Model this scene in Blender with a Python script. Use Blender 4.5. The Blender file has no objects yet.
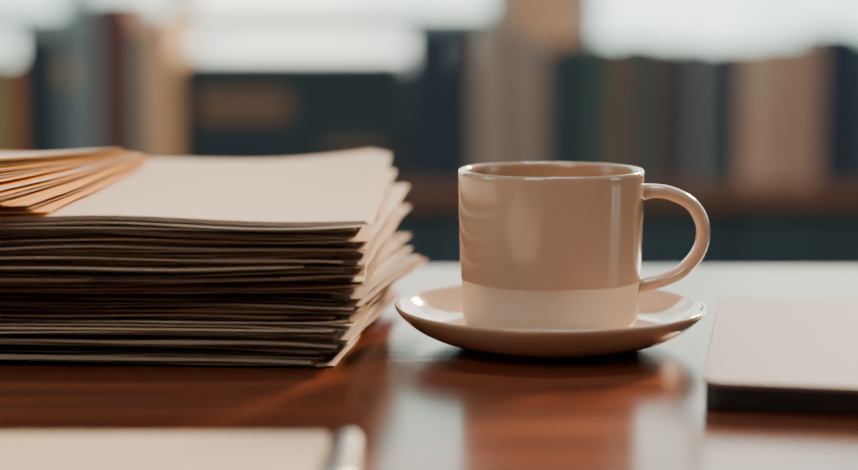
import bpy, bmesh, math, random
from mathutils import Vector, Matrix
random.seed(11)
S=bpy.context.scene
def lin(c):
    return tuple(((v/255)/12.92 if v/255<=.04045 else ((v/255+.055)/1.055)**2.4) for v in c)+(1,)
def mat(name,rgb,rough=.5,metal=0,noise=0,nscale=20,bump=0,coat=0,spec=.5,stretch=(1,1,1)):
    m=bpy.data.materials.new(name); m.use_nodes=True
    nt=m.node_tree; b=nt.nodes['Principled BSDF']
    b.inputs['Roughness'].default_value=rough; b.inputs['Metallic'].default_value=metal
    b.inputs['Coat Weight'].default_value=coat; b.inputs['Coat Roughness'].default_value=.06
    b.inputs['Specular IOR Level'].default_value=spec
    tc=nt.nodes.new('ShaderNodeTexCoord'); mp=nt.nodes.new('ShaderNodeMapping'); mp.inputs['Scale'].default_value=stretch
    nz=nt.nodes.new('ShaderNodeTexNoise'); nz.inputs['Scale'].default_value=nscale; nz.inputs['Detail'].default_value=5
    nt.links.new(tc.outputs['Object'],mp.inputs[0]); nt.links.new(mp.outputs[0],nz.inputs['Vector'])
    mx=nt.nodes.new('ShaderNodeMix'); mx.data_type='RGBA'
    c=lin(rgb); lo=tuple(v*(1-noise) for v in c[:3])+(1,); hi=tuple(min(1,v*(1+noise)) for v in c[:3])+(1,)
    mx.inputs[6].default_value=lo; mx.inputs[7].default_value=hi
    nt.links.new(nz.outputs['Fac'],mx.inputs[0]); nt.links.new(mx.outputs[2],b.inputs['Base Color'])
    if bump:
        bp=nt.nodes.new('ShaderNodeBump'); bp.inputs['Strength'].default_value=bump; bp.inputs['Distance'].default_value=.002
        nt.links.new(nz.outputs['Fac'],bp.inputs['Height']); nt.links.new(bp.outputs[0],b.inputs['Normal'])
    return m
def finish(bm,name,mats,smooth=False,bevel=0,segs=2,sub=0):
    bmesh.ops.recalc_face_normals(bm,faces=bm.faces)
    me=bpy.data.meshes.new(name); bm.to_mesh(me); bm.free()
    o=bpy.data.objects.new(name,me); S.collection.objects.link(o)
    for m in mats: me.materials.append(m)
    if smooth:
        for p in me.polygons: p.use_smooth=True
    if bevel:
        md=o.modifiers.new('bevel','BEVEL'); md.width=bevel; md.segments=segs; md.limit_method='ANGLE'
    if sub:
        md=o.modifiers.new('sub','SUBSURF'); md.levels=sub; md.render_levels=sub
    return o
def box(bm,x0,x1,y0,y1,z0,z1,mi=0):
    vs=[bm.verts.new(p) for p in [(x0,y0,z0),(x1,y0,z0),(x1,y1,z0),(x0,y1,z0),(x0,y0,z1),(x1,y0,z1),(x1,y1,z1),(x0,y1,z1)]]
    for f in [(0,3,2,1),(4,5,6,7),(0,1,5,4),(1,2,6,5),(2,3,7,6),(3,0,4,7)]:
        fc=bm.faces.new([vs[i] for i in f]); fc.material_index=mi
def lathe(bm,prof,cx,cy,seg=96,mi=lambda i:0):
    rings=[]
    for r,z in prof:
        if r<1e-6: rings.append([bm.verts.new((cx,cy,z))])
        else: rings.append([bm.verts.new((cx+r*math.cos(2*math.pi*k/seg),cy+r*math.sin(2*math.pi*k/seg),z)) for k in range(seg)])
    for i in range(len(rings)-1):
        a,b=rings[i],rings[i+1]
        for k in range(seg):
            k2=(k+1)%seg
            if len(a)==1 and len(b)==1: continue
            if len(a)==1: f=bm.faces.new((a[0],b[k],b[k2]))
            elif len(b)==1: f=bm.faces.new((a[k],a[k2],b[0]))
            else: f=bm.faces.new((a[k],a[k2],b[k2],b[k]))
            f.material_index=mi(i); f.smooth=True
def catmull(P,n):
    out=[]
    Q=[P[0]+(P[0]-P[1])]+P+[P[-1]+(P[-1]-P[-2])]
    for i in range(1,len(Q)-2):
        for k in range(n):
            t=k/n; a,b,c,d=Q[i-1],Q[i],Q[i+1],Q[i+2]
            out.append(.5*((2*b)+(c-a)*t+(2*a-5*b+4*c-d)*t*t+(3*b-a-3*c+d)*t**3))
    out.append(P[-1]); return out
TZ=.75
# ---------- materials ----------
wood=bpy.data.materials.new('desk_wood'); wood.use_nodes=True
nt=wood.node_tree; b=nt.nodes['Principled BSDF']
tc=nt.nodes.new('ShaderNodeTexCoord'); mp=nt.nodes.new('ShaderNodeMapping'); mp.inputs['Scale'].default_value=(1.5,26,26)
nz=nt.nodes.new('ShaderNodeTexNoise'); nz.inputs['Scale'].default_value=3; nz.inputs['Detail'].default_value=8; nz.inputs['Distortion'].default_value=.6
cr=nt.nodes.new('ShaderNodeValToRGB'); cr.color_ramp.elements[0].position=.3; cr.color_ramp.elements[0].color=lin((86,44,33)); cr.color_ramp.elements[1].position=.7; cr.color_ramp.elements[1].color=lin((138,74,52))
nt.links.new(tc.outputs['Object'],mp.inputs[0]); nt.links.new(mp.outputs[0],nz.inputs['Vector']); nt.links.new(nz.outputs['Fac'],cr.inputs[0]); nt.links.new(cr.outputs[0],b.inputs['Base Color'])
b.inputs['Roughness'].default_value=.20
bp=nt.nodes.new('ShaderNodeBump'); bp.inputs['Strength'].default_value=.18; bp.inputs['Distance'].default_value=.001
nt.links.new(nz.outputs['Fac'],bp.inputs['Height']); nt.links.new(bp.outputs[0],b.inputs['Normal'])

glaze=mat('mug_glaze_beige',(206,180,162),.12,noise=.03,nscale=40,coat=.6)
band=mat('mug_lower_band',(240,226,214),.3,noise=.03,nscale=60)
inner=mat('mug_inner_glaze',(186,152,128),.2,noise=.02)
coffee=mat('coffee',(40,20,12),.05)
sauc=mat('saucer_glaze',(208,180,158),.1,noise=.03,nscale=40,coat=.7)

# ---------- room ----------
wallm=mat('wall_paint',(140,128,118),.8,noise=.05,nscale=6)
backm=mat('wall_back_paint',(96,104,104),.8,noise=.05,nscale=6)
floorm=mat('floor_wood',(70,50,40),.5,noise=.25,nscale=5,stretch=(1,10,1))
framem=mat('window_frame_paint',(140,164,166),.5,noise=.04)
pierm=mat('pier_wood',(190,152,126),.6,noise=.1,nscale=10)
X0,X1,Y0,Y1,H=-2.8,2.8,-1.8,3.65,2.8
def room(name,*a,m=wallm):
    bm=bmesh.new(); box(bm,*a); return finish(bm,name,[m])
room('floor',X0-.1,X1+.1,Y0-.1,Y1+.2,-.1,0,m=floorm)
room('ceiling',X0-.1,X1+.1,Y0-.1,Y1+.2,H,H+.1)
room('wall_front',X0,X1,Y0-.1,Y0,0,H)
def sidewall(name,xa,xb,ya,yb,za,zb,wn):
    bm=bmesh.new()
    box(bm,xa,xb,Y0,Y1,0,za); box(bm,xa,xb,Y0,Y1,zb,H); box(bm,xa,xb,Y0,ya,za,zb); box(bm,xa,xb,yb,Y1,za,zb)
    finish(bm,name,[wallm])
    bm=bmesh.new(); xm=(xa+xb)/2; t=.05
    box(bm,xm-.02,xm+.02,ya,yb,za,za+t); box(bm,xm-.02,xm+.02,ya,yb,zb-t,zb)
    for y in (ya,(ya+yb-t)/2,yb-t): box(bm,xm-.02,xm+.02,y,y+t,za+t,zb-t)
    finish(bm,wn,[framem],bevel=.003)
sidewall('wall_left',X0-.1,X0,.2,1.2,.85,2.2,'window_3')  # unseen window opening, added for the mug's left highlight and cool fill
sidewall('wall_right',X1,X1+.1,.1,.9,.85,2.2,'window_4')  # its smaller counterpart, unseen, added for the right highlight and more fill
WB,WT=.78,2.5
wins=[(-2.1,.155),(.31,2.5)]
bm=bmesh.new()
box(bm,X0,X1,Y1,Y1+.15,0,WB); box(bm,X0,X1,Y1,Y1+.15,WT,H)
box(bm,X0,wins[0][0],Y1,Y1+.15,WB,WT); box(bm,wins[0][1],wins[1][0],Y1,Y1+.15,WB,WT,1); box(bm,wins[1][1],X1,Y1,Y1+.15,WB,WT)
finish(bm,'wall_back',[backm,pierm])
mull=[[-1.35,-.72,-.50],[1.2]]
for i,(a,c) in enumerate(wins):
    bm=bmesh.new(); t=.035
    ya,yb=Y1+.03,Y1+.09
    box(bm,a,c,ya,yb,WB,WB+.03); box(bm,a,c,ya,yb,WT-.05,WT); box(bm,a,a+t,ya,yb,WB+.03,WT-.05); box(bm,c-t,c,ya,yb,WB+.03,WT-.05)
    xs=[a+t]+mull[i]+[c-t]
    for m_ in mull[i]: box(bm,m_-.025,m_+.025,ya,yb,WB+.03,WT-.05)
    for k in range(len(xs)-1):
        l=xs[k]+(.025 if k else 0); r=xs[k+1]-(.025 if k<len(xs)-2 else 0)
        if i==0: box(bm,l,r,ya+.01,yb-.01,.872,.918)
    finish(bm,'window_%d'%(i+1),[framem],bevel=.003)

# ---------- cabinet with books ----------
cabm=mat('cabinet_teal',(54,74,84),.6,noise=.1); topm=mat('cabinet_top_wood',(130,90,72),.5,noise=.2,nscale=8,stretch=(1,8,8)); knob=mat('knob_brass',(150,120,80),.35,1)
bm=bmesh.new(); CX0,CX1=-1.6,1.6
box(bm,CX0,CX1,3.2,3.6,.06,.575); box(bm,CX0+.03,CX1-.03,3.24,3.6,0,.06)
box(bm,CX0-.02,CX1+.02,3.16,3.62,.575,.61,1)
n=6; w=(CX1-CX0)/n
for k in range(n):
    box(bm,CX0+k*w+.01,CX0+(k+1)*w-.01,3.182,3.2,.08,.56)
    kx=CX0+(k+.5)*w+(w*.4 if k%2==0 else -w*.4)
    box(bm,kx-.008,kx+.008,3.165,3.182,.2,.32,2)
finish(bm,'low_cabinet',[cabm,topm,knob],bevel=.003)
cols={}
bm=bmesh.new(); bmats=[mat('book_pages',(215,200,178),.9,noise=.1,nscale=80,stretch=(30,1,1))]
def bookmat(c):
    c=tuple(min(255,int(v*1.08+10+i*3)) for i,v in enumerate(c))
    if c not in cols:
        cols[c]=len(bmats); bmats.append(mat('book_cover_%d'%len(bmats),c,.55,noise=.12,nscale=12))
    return cols[c]
def book(x0,x1,h,d,c,y=3.2,c2=None):
    mi=bookmat(c); z=.611; t=.003
    xm=(x0+x1)/2; w=x1-x0
    pr=[(x0,y+.006),(x0+w*.2,y+.001),(xm,y-.001),(x1-w*.2,y+.001),(x1,y+.006),(x1,y+.012),(x0,y+.012)]
    lo=[bm.verts.new((p[0],p[1],z)) for p in pr]; hi=[bm.verts.new((p[0],p[1],z+h)) for p in pr]
    for k in range(7):
        f=bm.faces.new((lo[k],lo[(k+1)%7],hi[(k+1)%7],hi[k])); f.material_index=mi
    bm.faces.new(lo[::-1]).material_index=mi; bm.faces.new(hi).material_index=mi
    box(bm,x0,x0+t,y+.012,y+d,z,z+h,mi); box(bm,x1-t,x1,y+.012,y+d,z,z+h,mi)
    box(bm,x0+t,x1-t,y+.012,y+d-.006,z+.004,z+h-.004,0)
    if c2:
        box(bm,x0+w*.15,x1-w*.15,y-.003,y+.002,z+h*.62,z+h*.8,bookmat(c2))
K=3.2/1800
def px(p): return (p-429)*K
def hh(y): return .91-(y-15)*K-.61
L=[(-330,-290,(60,80,80),40),(-290,-240,(120,70,50),55),(-240,-200,(50,60,70),30),(-200,-150,(150,130,110),50),(-150,-110,(40,60,66),45),(-110,-60,(90,50,44),60),(-60,-20,(60,75,72),50),(-20,2,(80,120,96),60),(2,18,(180,110,60),62),(18,60,(26,42,50),34),(60,80,(100,116,120),26),(80,100,(116,126,128),-2),(101,133,(84,42,38),-4),
(134,150,(150,146,132),30),(150,176,(222,166,116),12),
(408,440,(26,42,54),28),(440,472,(24,40,52),20),(474,498,(156,134,118),28),(498,522,(128,112,102),26),(522,546,(146,124,108),32),(547,568,(34,48,54),46),(568,592,(40,58,62),40),
(592,612,(70,84,74),40),(612,634,(108,80,64),42),(634,652,(58,78,78),38),(652,674,(86,72,64),42),(674,692,(34,48,56),46),(692,706,(130,126,120),42),(706,740,(44,60,66),46),(741,782,(176,138,114),44),(782,820,(160,124,102),40),(821,858,(34,44,56),28),(858,890,(50,66,74),36),(890,930,(140,110,90),50),(930,960,(60,40,40),36),(960,1010,(40,60,60),50),(1010,1050,(150,140,120),44),(1050,1100,(50,60,80),50)]
for a,c,co,y in L:
    book(px(a)+.0008,px(c)-.0008,hh(y),.2 if y>20 else .26,co,y=3.2+random.uniform(-.008,.01),c2=random.choice([None,None,None,(170,150,120)]) if co[0]>80 else None)
finish(bm,'book_row',bmats)
bxm=mat('storage_box_teal',(36,58,68),.6,noise=.12); lbl=mat('storage_box_label',(140,108,86),.7,noise=.1)
bm=bmesh.new(); a,c=px(182),px(404)
box(bm,a+.006,c-.006,3.206,3.5,.611,.61+.165); box(bm,a,c,3.2,3.506,.61+.165,.61+.226)
box(bm,px(196),px(290),3.201,3.206,.61+.117,.61+.162,1)
box(bm,px(325),px(385),3.201,3.206,.61+.05,.61+.07,1)
finish(bm,'storage_box',[bxm,lbl],bevel=.003)

# ---------- desk ----------
bm=bmesh.new()
box(bm,-.95,.95,.22,1.145,TZ-.032,TZ)
for x in (-.88,.82):
    for y in (.28,1.03): box(bm,x,x+.06,y,y+.06,0,TZ-.032)
box(bm,-.86,.86,1.06,1.08,TZ-.12,TZ-.032); box(bm,-.86,.86,.29,.31,TZ-.12,TZ-.032)
finish(bm,'desk',[wood],bevel=.004,segs=3)

# ---------- saucer ----------
CXm,CYm=.0590,.867
SP=[(0,.003),(.034,.003),(.0375,.0028),(.039,0),(.043,0),(.045,.0018),(.053,.0036),(.061,.0064),(.068,.0106),(.0727,.0150),(.0754,.0182),(.0759,.0194),(.0754,.0204),(.0740,.0204),(.0715,.0187),(.067,.0146),(.060,.0105),(.052,.0082),(.045,.0073),(.033,.007),(0,.007)]
bm=bmesh.new(); lathe(bm,[(r,z+TZ) for r,z in SP],CXm,CYm,seg=128)
finish(bm,'saucer',[sauc],sub=1)
# ---------- mug ----------
Z=TZ+.0072
MP=[(0,.002),(.030,.002),(.032,0),(.0355,0),(.0385,.001),(.0412,.0035),(.0425,.007),(.0428,.014),(.0431,.0250),(.0437,.0257),(.0438,.0264),(.0442,.042),(.0447,.060),(.0449,.0735),(.0450,.0768),(.0448,.0782),(.0441,.0789),(.0431,.0788),(.0423,.0778),(.0419,.075),(.0413,.055),(.0405,.025),(.0395,.010),(.036,.006),(.02,.005),(0,.005)]
bm=bmesh.new()
lathe(bm,[(r,z+Z) for r,z in MP],CXm,CYm,seg=128,mi=lambda i:1 if i<9 else (0 if i<18 else 2))
lathe(bm,[(0,Z+.058),(.0395,Z+.058),(.0413,Z+.0588)],CXm,CYm,seg=128,mi=lambda i:3)
HP=[Vector((x,0,z)) for x,z in [(.0435,.8250),(.0500,.8255),(.0575,.8244),(.0672,.8198),(.0728,.8120),(.0739,.8032),(.0710,.7943),(.0638,.7863),(.0550,.7820),(.0480,.7801),(.0430,.7791)]]
pts=catmull(HP,6); n=20
rings=[]
for i,p in enumerate(pts):
    t=(pts[min(i+1,len(pts)-1)]-pts[max(i-1,0)]).normalized(); nn=Vector((0,1,0)); bb=t.cross(nn).normalized()
    u=i/(len(pts)-1); fl=1+.35*(max(0,1-u/.12)**2+max(0,(u-.88)/.12)**2)
    rings.append([bm.verts.new(Vector((CXm,CYm,0))+p+nn*math.cos(2*math.pi*k/n)*.0055*fl+bb*math.sin(2*math.pi*k/n)*.0033*fl) for k in range(n)])
for i in range(len(rings)-1):
    for k in range(n):
        f=bm.faces.new((rings[i][k],rings[i][(k+1)%n],rings[i+1][(k+1)%n],rings[i+1][k])); f.smooth=True
finish(bm,'coffee_mug',[glaze,band,inner,coffee])

# ---------- paper stacks ----------
pm=[mat('paper_cream',(226,208,192),.8,noise=.05),mat('paper_grey',(178,160,150),.8,noise=.06),mat('folder_kraft',(150,116,94),.8,noise=.08),mat('folder_brown',(86,66,60),.8,noise=.08),mat('paper_yellow',(240,172,84),.8,noise=.06)]
tp=mat('paper_printed',(224,204,190),.75,noise=.03)
nt=tp.node_tree; b=nt.nodes['Principled BSDF']; old=b.inputs['Base Color'].links[0].from_socket
tc=nt.nodes.new('ShaderNodeTexCoord'); br=nt.nodes.new('ShaderNodeTexBrick'); br.inputs['Scale'].default_value=30; br.inputs['Mortar Size'].default_value=.12; br.inputs['Mortar'].default_value=(1,1,1,1)
br.inputs['Color1'].default_value=(.6,.58,.58,1); br.inputs['Color2'].default_value=(1,1,1,1); br.inputs['Row Height'].default_value=.3
mx=nt.nodes.new('ShaderNodeMix'); mx.data_type='RGBA'; mx.blend_type='MULTIPLY'; mx.inputs[0].default_value=.3
nt.links.new(tc.outputs['Object'],br.inputs['Vector']); nt.links.new(old,mx.inputs[6]); nt.links.new(br.outputs['Color'],mx.inputs[7]); nt.links.new(mx.outputs[2],b.inputs['Base Color'])
pm.append(tp)
def sheet(bm,pivot,w,d,z,t,rot,mi,zf,ph,amp,nx=30,ny=8,curl=0,jag=0,sag=0):
    c,s=math.cos(rot),math.sin(rot); T=[];B=[]
    for j in range(ny+1):
        rt=[];rb=[]
        for i in range(nx+1):
            lx=-w*i/nx; ly=d*j/ny
            jx=jag*math.sin(ly*55+ph*3); jy=jag*math.sin(lx*37+ph)*(1-ly/d)
            x=pivot[0]+(lx+jx)*c-(ly+jy)*s; y=pivot[1]+(lx+jx)*s+(ly+jy)*c
            dz=amp*(math.sin(lx*23+ph)+.6*math.sin(lx*51+ph*2.3)+.4*math.sin(ly*30+ph))+curl*max(0,1+lx/.05)**2
            zz=max(TZ+.0002,zf(z,lx,ly)+dz)
            rt.append(bm.verts.new((x,y,zz+t))); rb.append(bm.verts.new((x,y,zz)))
        T.append(rt);B.append(rb)
    def F(*v):
        f=bm.faces.new(v); f.material_index=mi; f.smooth=False
    for j in range(ny):
        for i in range(nx):
            F(T[j][i],T[j+1][i],T[j+1][i+1],T[j][i+1]); F(B[j][i],B[j][i+1],B[j+1][i+1],B[j+1][i])
        F(T[j][0],B[j][0],B[j+1][0],T[j+1][0]); F(T[j][nx],T[j+1][nx],B[j+1][nx],B[j][nx])
    for i in range(nx):
        F(T[0][i],T[0][i+1],B[0][i+1],B[0][i]); F(T[ny][i],B[ny][i],B[ny][i+1],T[ny][i+1])
bm=bmesh.new(); z=.0007; D=.245
def wave(z,lx):
    return (z/.066)*.0013*(math.sin(lx*17+z*60)+.6*math.sin(lx*41-z*95))
def zf(z,lx,ly):
    return TZ+z*(1+.08*(ly/D)**1.5)+wave(z,lx)*(1-.5*ly/D)
while z<.0652:
    f=z/.066
    t=random.choice([.00012,.00015,.00018,.00022,.00035]); g=random.uniform(.00012,.00038) if random.random()<.9 else random.uniform(.0006,.0012)
    if f<.52:
        rot=math.radians(random.gauss(-6.5,1.5)); xr=-.048+.014*f*2+random.uniform(-.009,.006); dd=random.uniform(.15,.20)
    else:
        rot=math.radians(random.gauss(-1.0,1.3)); xr=-.031+random.uniform(-.009,.004); dd=random.uniform(.215,D)
    mi=random.choices([0,1,2,3,4],[6,5,2,2.2,.35])[0]
    yf=.807+random.gauss(0,.003)
    sheet(bm,(xr,yf),.31,dd,z,t,rot,mi,zf,random.uniform(0,6.3),min(.00045,z*.3),curl=random.uniform(-.002,.0014)*min(1,z/.01),jag=.0007)
    z+=t+g
def zt(z,lx,ly):
    v=ly/D; r=max(0,1+lx/.10)
    return TZ+z*(1+.08*v**1.5)+wave(z,lx)*(1-.5*v)+.006*v*v*r*r
for k in range(4):
    sheet(bm,(-.0255-.001*k,.807+.001*k),.31,.255,z+.0006*k,.0002,math.radians(-.6+.5*k),5 if k==3 else 0,zt,.7,.0003)
ztop=z+.0006*3+.0006
finish(bm,'paper_stack',pm)
bm=bmesh.new(); zz=ztop*1.0+.0022
for k in range(17):
    rot=math.radians(-2.5-1.15*k+random.uniform(-.8,.8)); d=.235
    bx,by=-.161-.0006*k,1.040-.003*k
    pvx=bx+d*math.sin(rot); pvy=by-d*math.cos(rot)
    def zb(z,lx,ly,k=k):
        v=ly/D
        return TZ+z+.08*ztop*v**1.5-.0009*k*v+.0016*math.sin(lx*24+.6)*(k/13)
    sheet(bm,(pvx,pvy),.22,d,zz,.0002 if k%3 else .0005,rot,[4,2,4,4,2,4,0,4,4,2,4,0,4,4,2,4,5][k],zb,.7+.35*k,.0004,jag=.0006,curl=random.uniform(0,.0012))
    zz+=.00138
finish(bm,'folder_bundle',pm)

# ---------- laptop ----------
alum=mat('laptop_lid_aluminium',(150,124,114),.36,.4,noise=.02); dark=mat('laptop_base_dark',(28,30,36),.4)
def rrect(bm,w,d,r,z0,z1,mi,n=8):
    P=[]
    for cx,cy,a0 in [(w-r,r,-90),(w-r,d-r,0),(r,d-r,90),(r,r,180)]:
        for k in range(n+1):
            a=math.radians(a0+90*k/n); P.append((cx+r*math.cos(a),cy+r*math.sin(a)))
    lo=[bm.verts.new((x,y,z0)) for x,y in P]; hi=[bm.verts.new((x,y,z1)) for x,y in P]; N=len(P)
    for k in range(N): bm.faces.new((lo[k],lo[(k+1)%N],hi[(k+1)%N],hi[k])).material_index=mi
    bm.faces.new(lo[::-1]).material_index=mi; bm.faces.new(hi).material_index=mi
bm=bmesh.new()
rrect(bm,.31,.225,.010,.0106,.0128,0)
rrect(bm,.308,.223,.010,.0010,.0103,1)
for v in bm.verts:
    if v.co.z<.0104: v.co.x+=.001; v.co.y+=.001
box(bm,.04,.27,.208,.216,.0098,.0108,1)
for x,y in [(.02,.02),(.28,.02),(.02,.195),(.28,.195)]: box(bm,x,x+.012,y,y+.006,0,.0011,1)
o=finish(bm,'laptop',[alum,dark],bevel=.0007); o.location=(.1103,.717,TZ); o.rotation_euler=(0,0,math.radians(-11))

# ---------- notepad & pen ----------
bm=bmesh.new()
for k in range(9):
    sheet(bm,(-.0367+random.uniform(-.0006,.0006),.445+random.uniform(-.0006,.0006)),.30,.213,.0003+.00055*k,.0004,math.radians(.3),0 if k<8 else 5,lambda z,lx,ly:TZ+z,.5,.00004)
finish(bm,'notepad',pm)
chrome=mat('pen_metal',(180,186,190),.3,.9)
bm=bmesh.new()
lathe(bm,[(0,0),(.001,.0),(.0014,.003),(.0046,.018),(.005,.02),(.0052,.07),(.0054,.0705),(.0054,.072),(.0052,.0725),(.0052,.128),(.0050,.133),(.0042,.1365),(.0028,.1383),(0,.139)],0,0,seg=32)
box(bm,-.0016,.0016,.0060,.0070,.085,.128); box(bm,-.0016,.0016,.0044,.0070,.124,.128)
o=finish(bm,'pen',[chrome]); o.rotation_euler=(math.radians(-90),0,0); o.location=(-.0295,.506,TZ+.0055)

# ---------- light ----------
W=bpy.data.worlds.new('World'); S.world=W; W.use_nodes=True; nt=W.node_tree; bg=nt.nodes['Background']
tc=nt.nodes.new('ShaderNodeTexCoord'); nz=nt.nodes.new('ShaderNodeTexNoise'); nz.inputs['Scale'].default_value=7; nz.inputs['Detail'].default_value=2
cr=nt.nodes.new('ShaderNodeValToRGB'); cr.color_ramp.elements[0].position=.38; cr.color_ramp.elements[0].color=(.34,.58,.52,1); cr.color_ramp.elements[1].position=.6; cr.color_ramp.elements[1].color=(1,.98,.86,1)
nt.links.new(tc.outputs['Generated'],nz.inputs['Vector']); nt.links.new(nz.outputs['Fac'],cr.inputs[0]); nt.links.new(cr.outputs[0],bg.inputs['Color'])
bg.inputs['Strength'].default_value=4.4
sl=bpy.data.lights.new('sun','SUN'); sl.energy=10; sl.angle=math.radians(8); sl.color=(1,.68,.38)
so=bpy.data.objects.new('sun',sl); S.collection.objects.link(so)
so.rotation_euler=Vector((.45,.8,.36)).to_track_quat('Z','Y').to_euler()
def area(name,loc,tgt,size,e,col):
    al=bpy.data.lights.new(name,'AREA'); al.shape='DISK'; al.size=size; al.energy=e; al.color=col
    ao=bpy.data.objects.new(name,al); S.collection.objects.link(ao); ao.location=loc
    ao.rotation_euler=(Vector(loc)-Vector(tgt)).to_track_quat('Z','Y').to_euler()
area('fill_light',(-.9,-.9,2.6),(0,.9,.75),1.0,27,(1,.84,.68))  # added warm fill from behind the camera, not a known lamp
area('fill_light.001',(.2,1.5,2.7),(.1,3.3,.6),.8,40,(.86,.96,1))  # added cool fill to brighten the books and cabinet, not a known lamp

# ---------- camera ----------
cd=bpy.data.cameras.new('camera'); cam=bpy.data.objects.new('camera',cd); S.collection.objects.link(cam); S.camera=cam
cd.sensor_width=36; cd.lens=75.5; cd.clip_start=.01
cam.location=(0,0,TZ+.16); cam.rotation_euler=(math.radians(90-6.97),0,0)
cd.dof.use_dof=True; cd.dof.focus_distance=.85; cd.dof.aperture_fstop=2.8
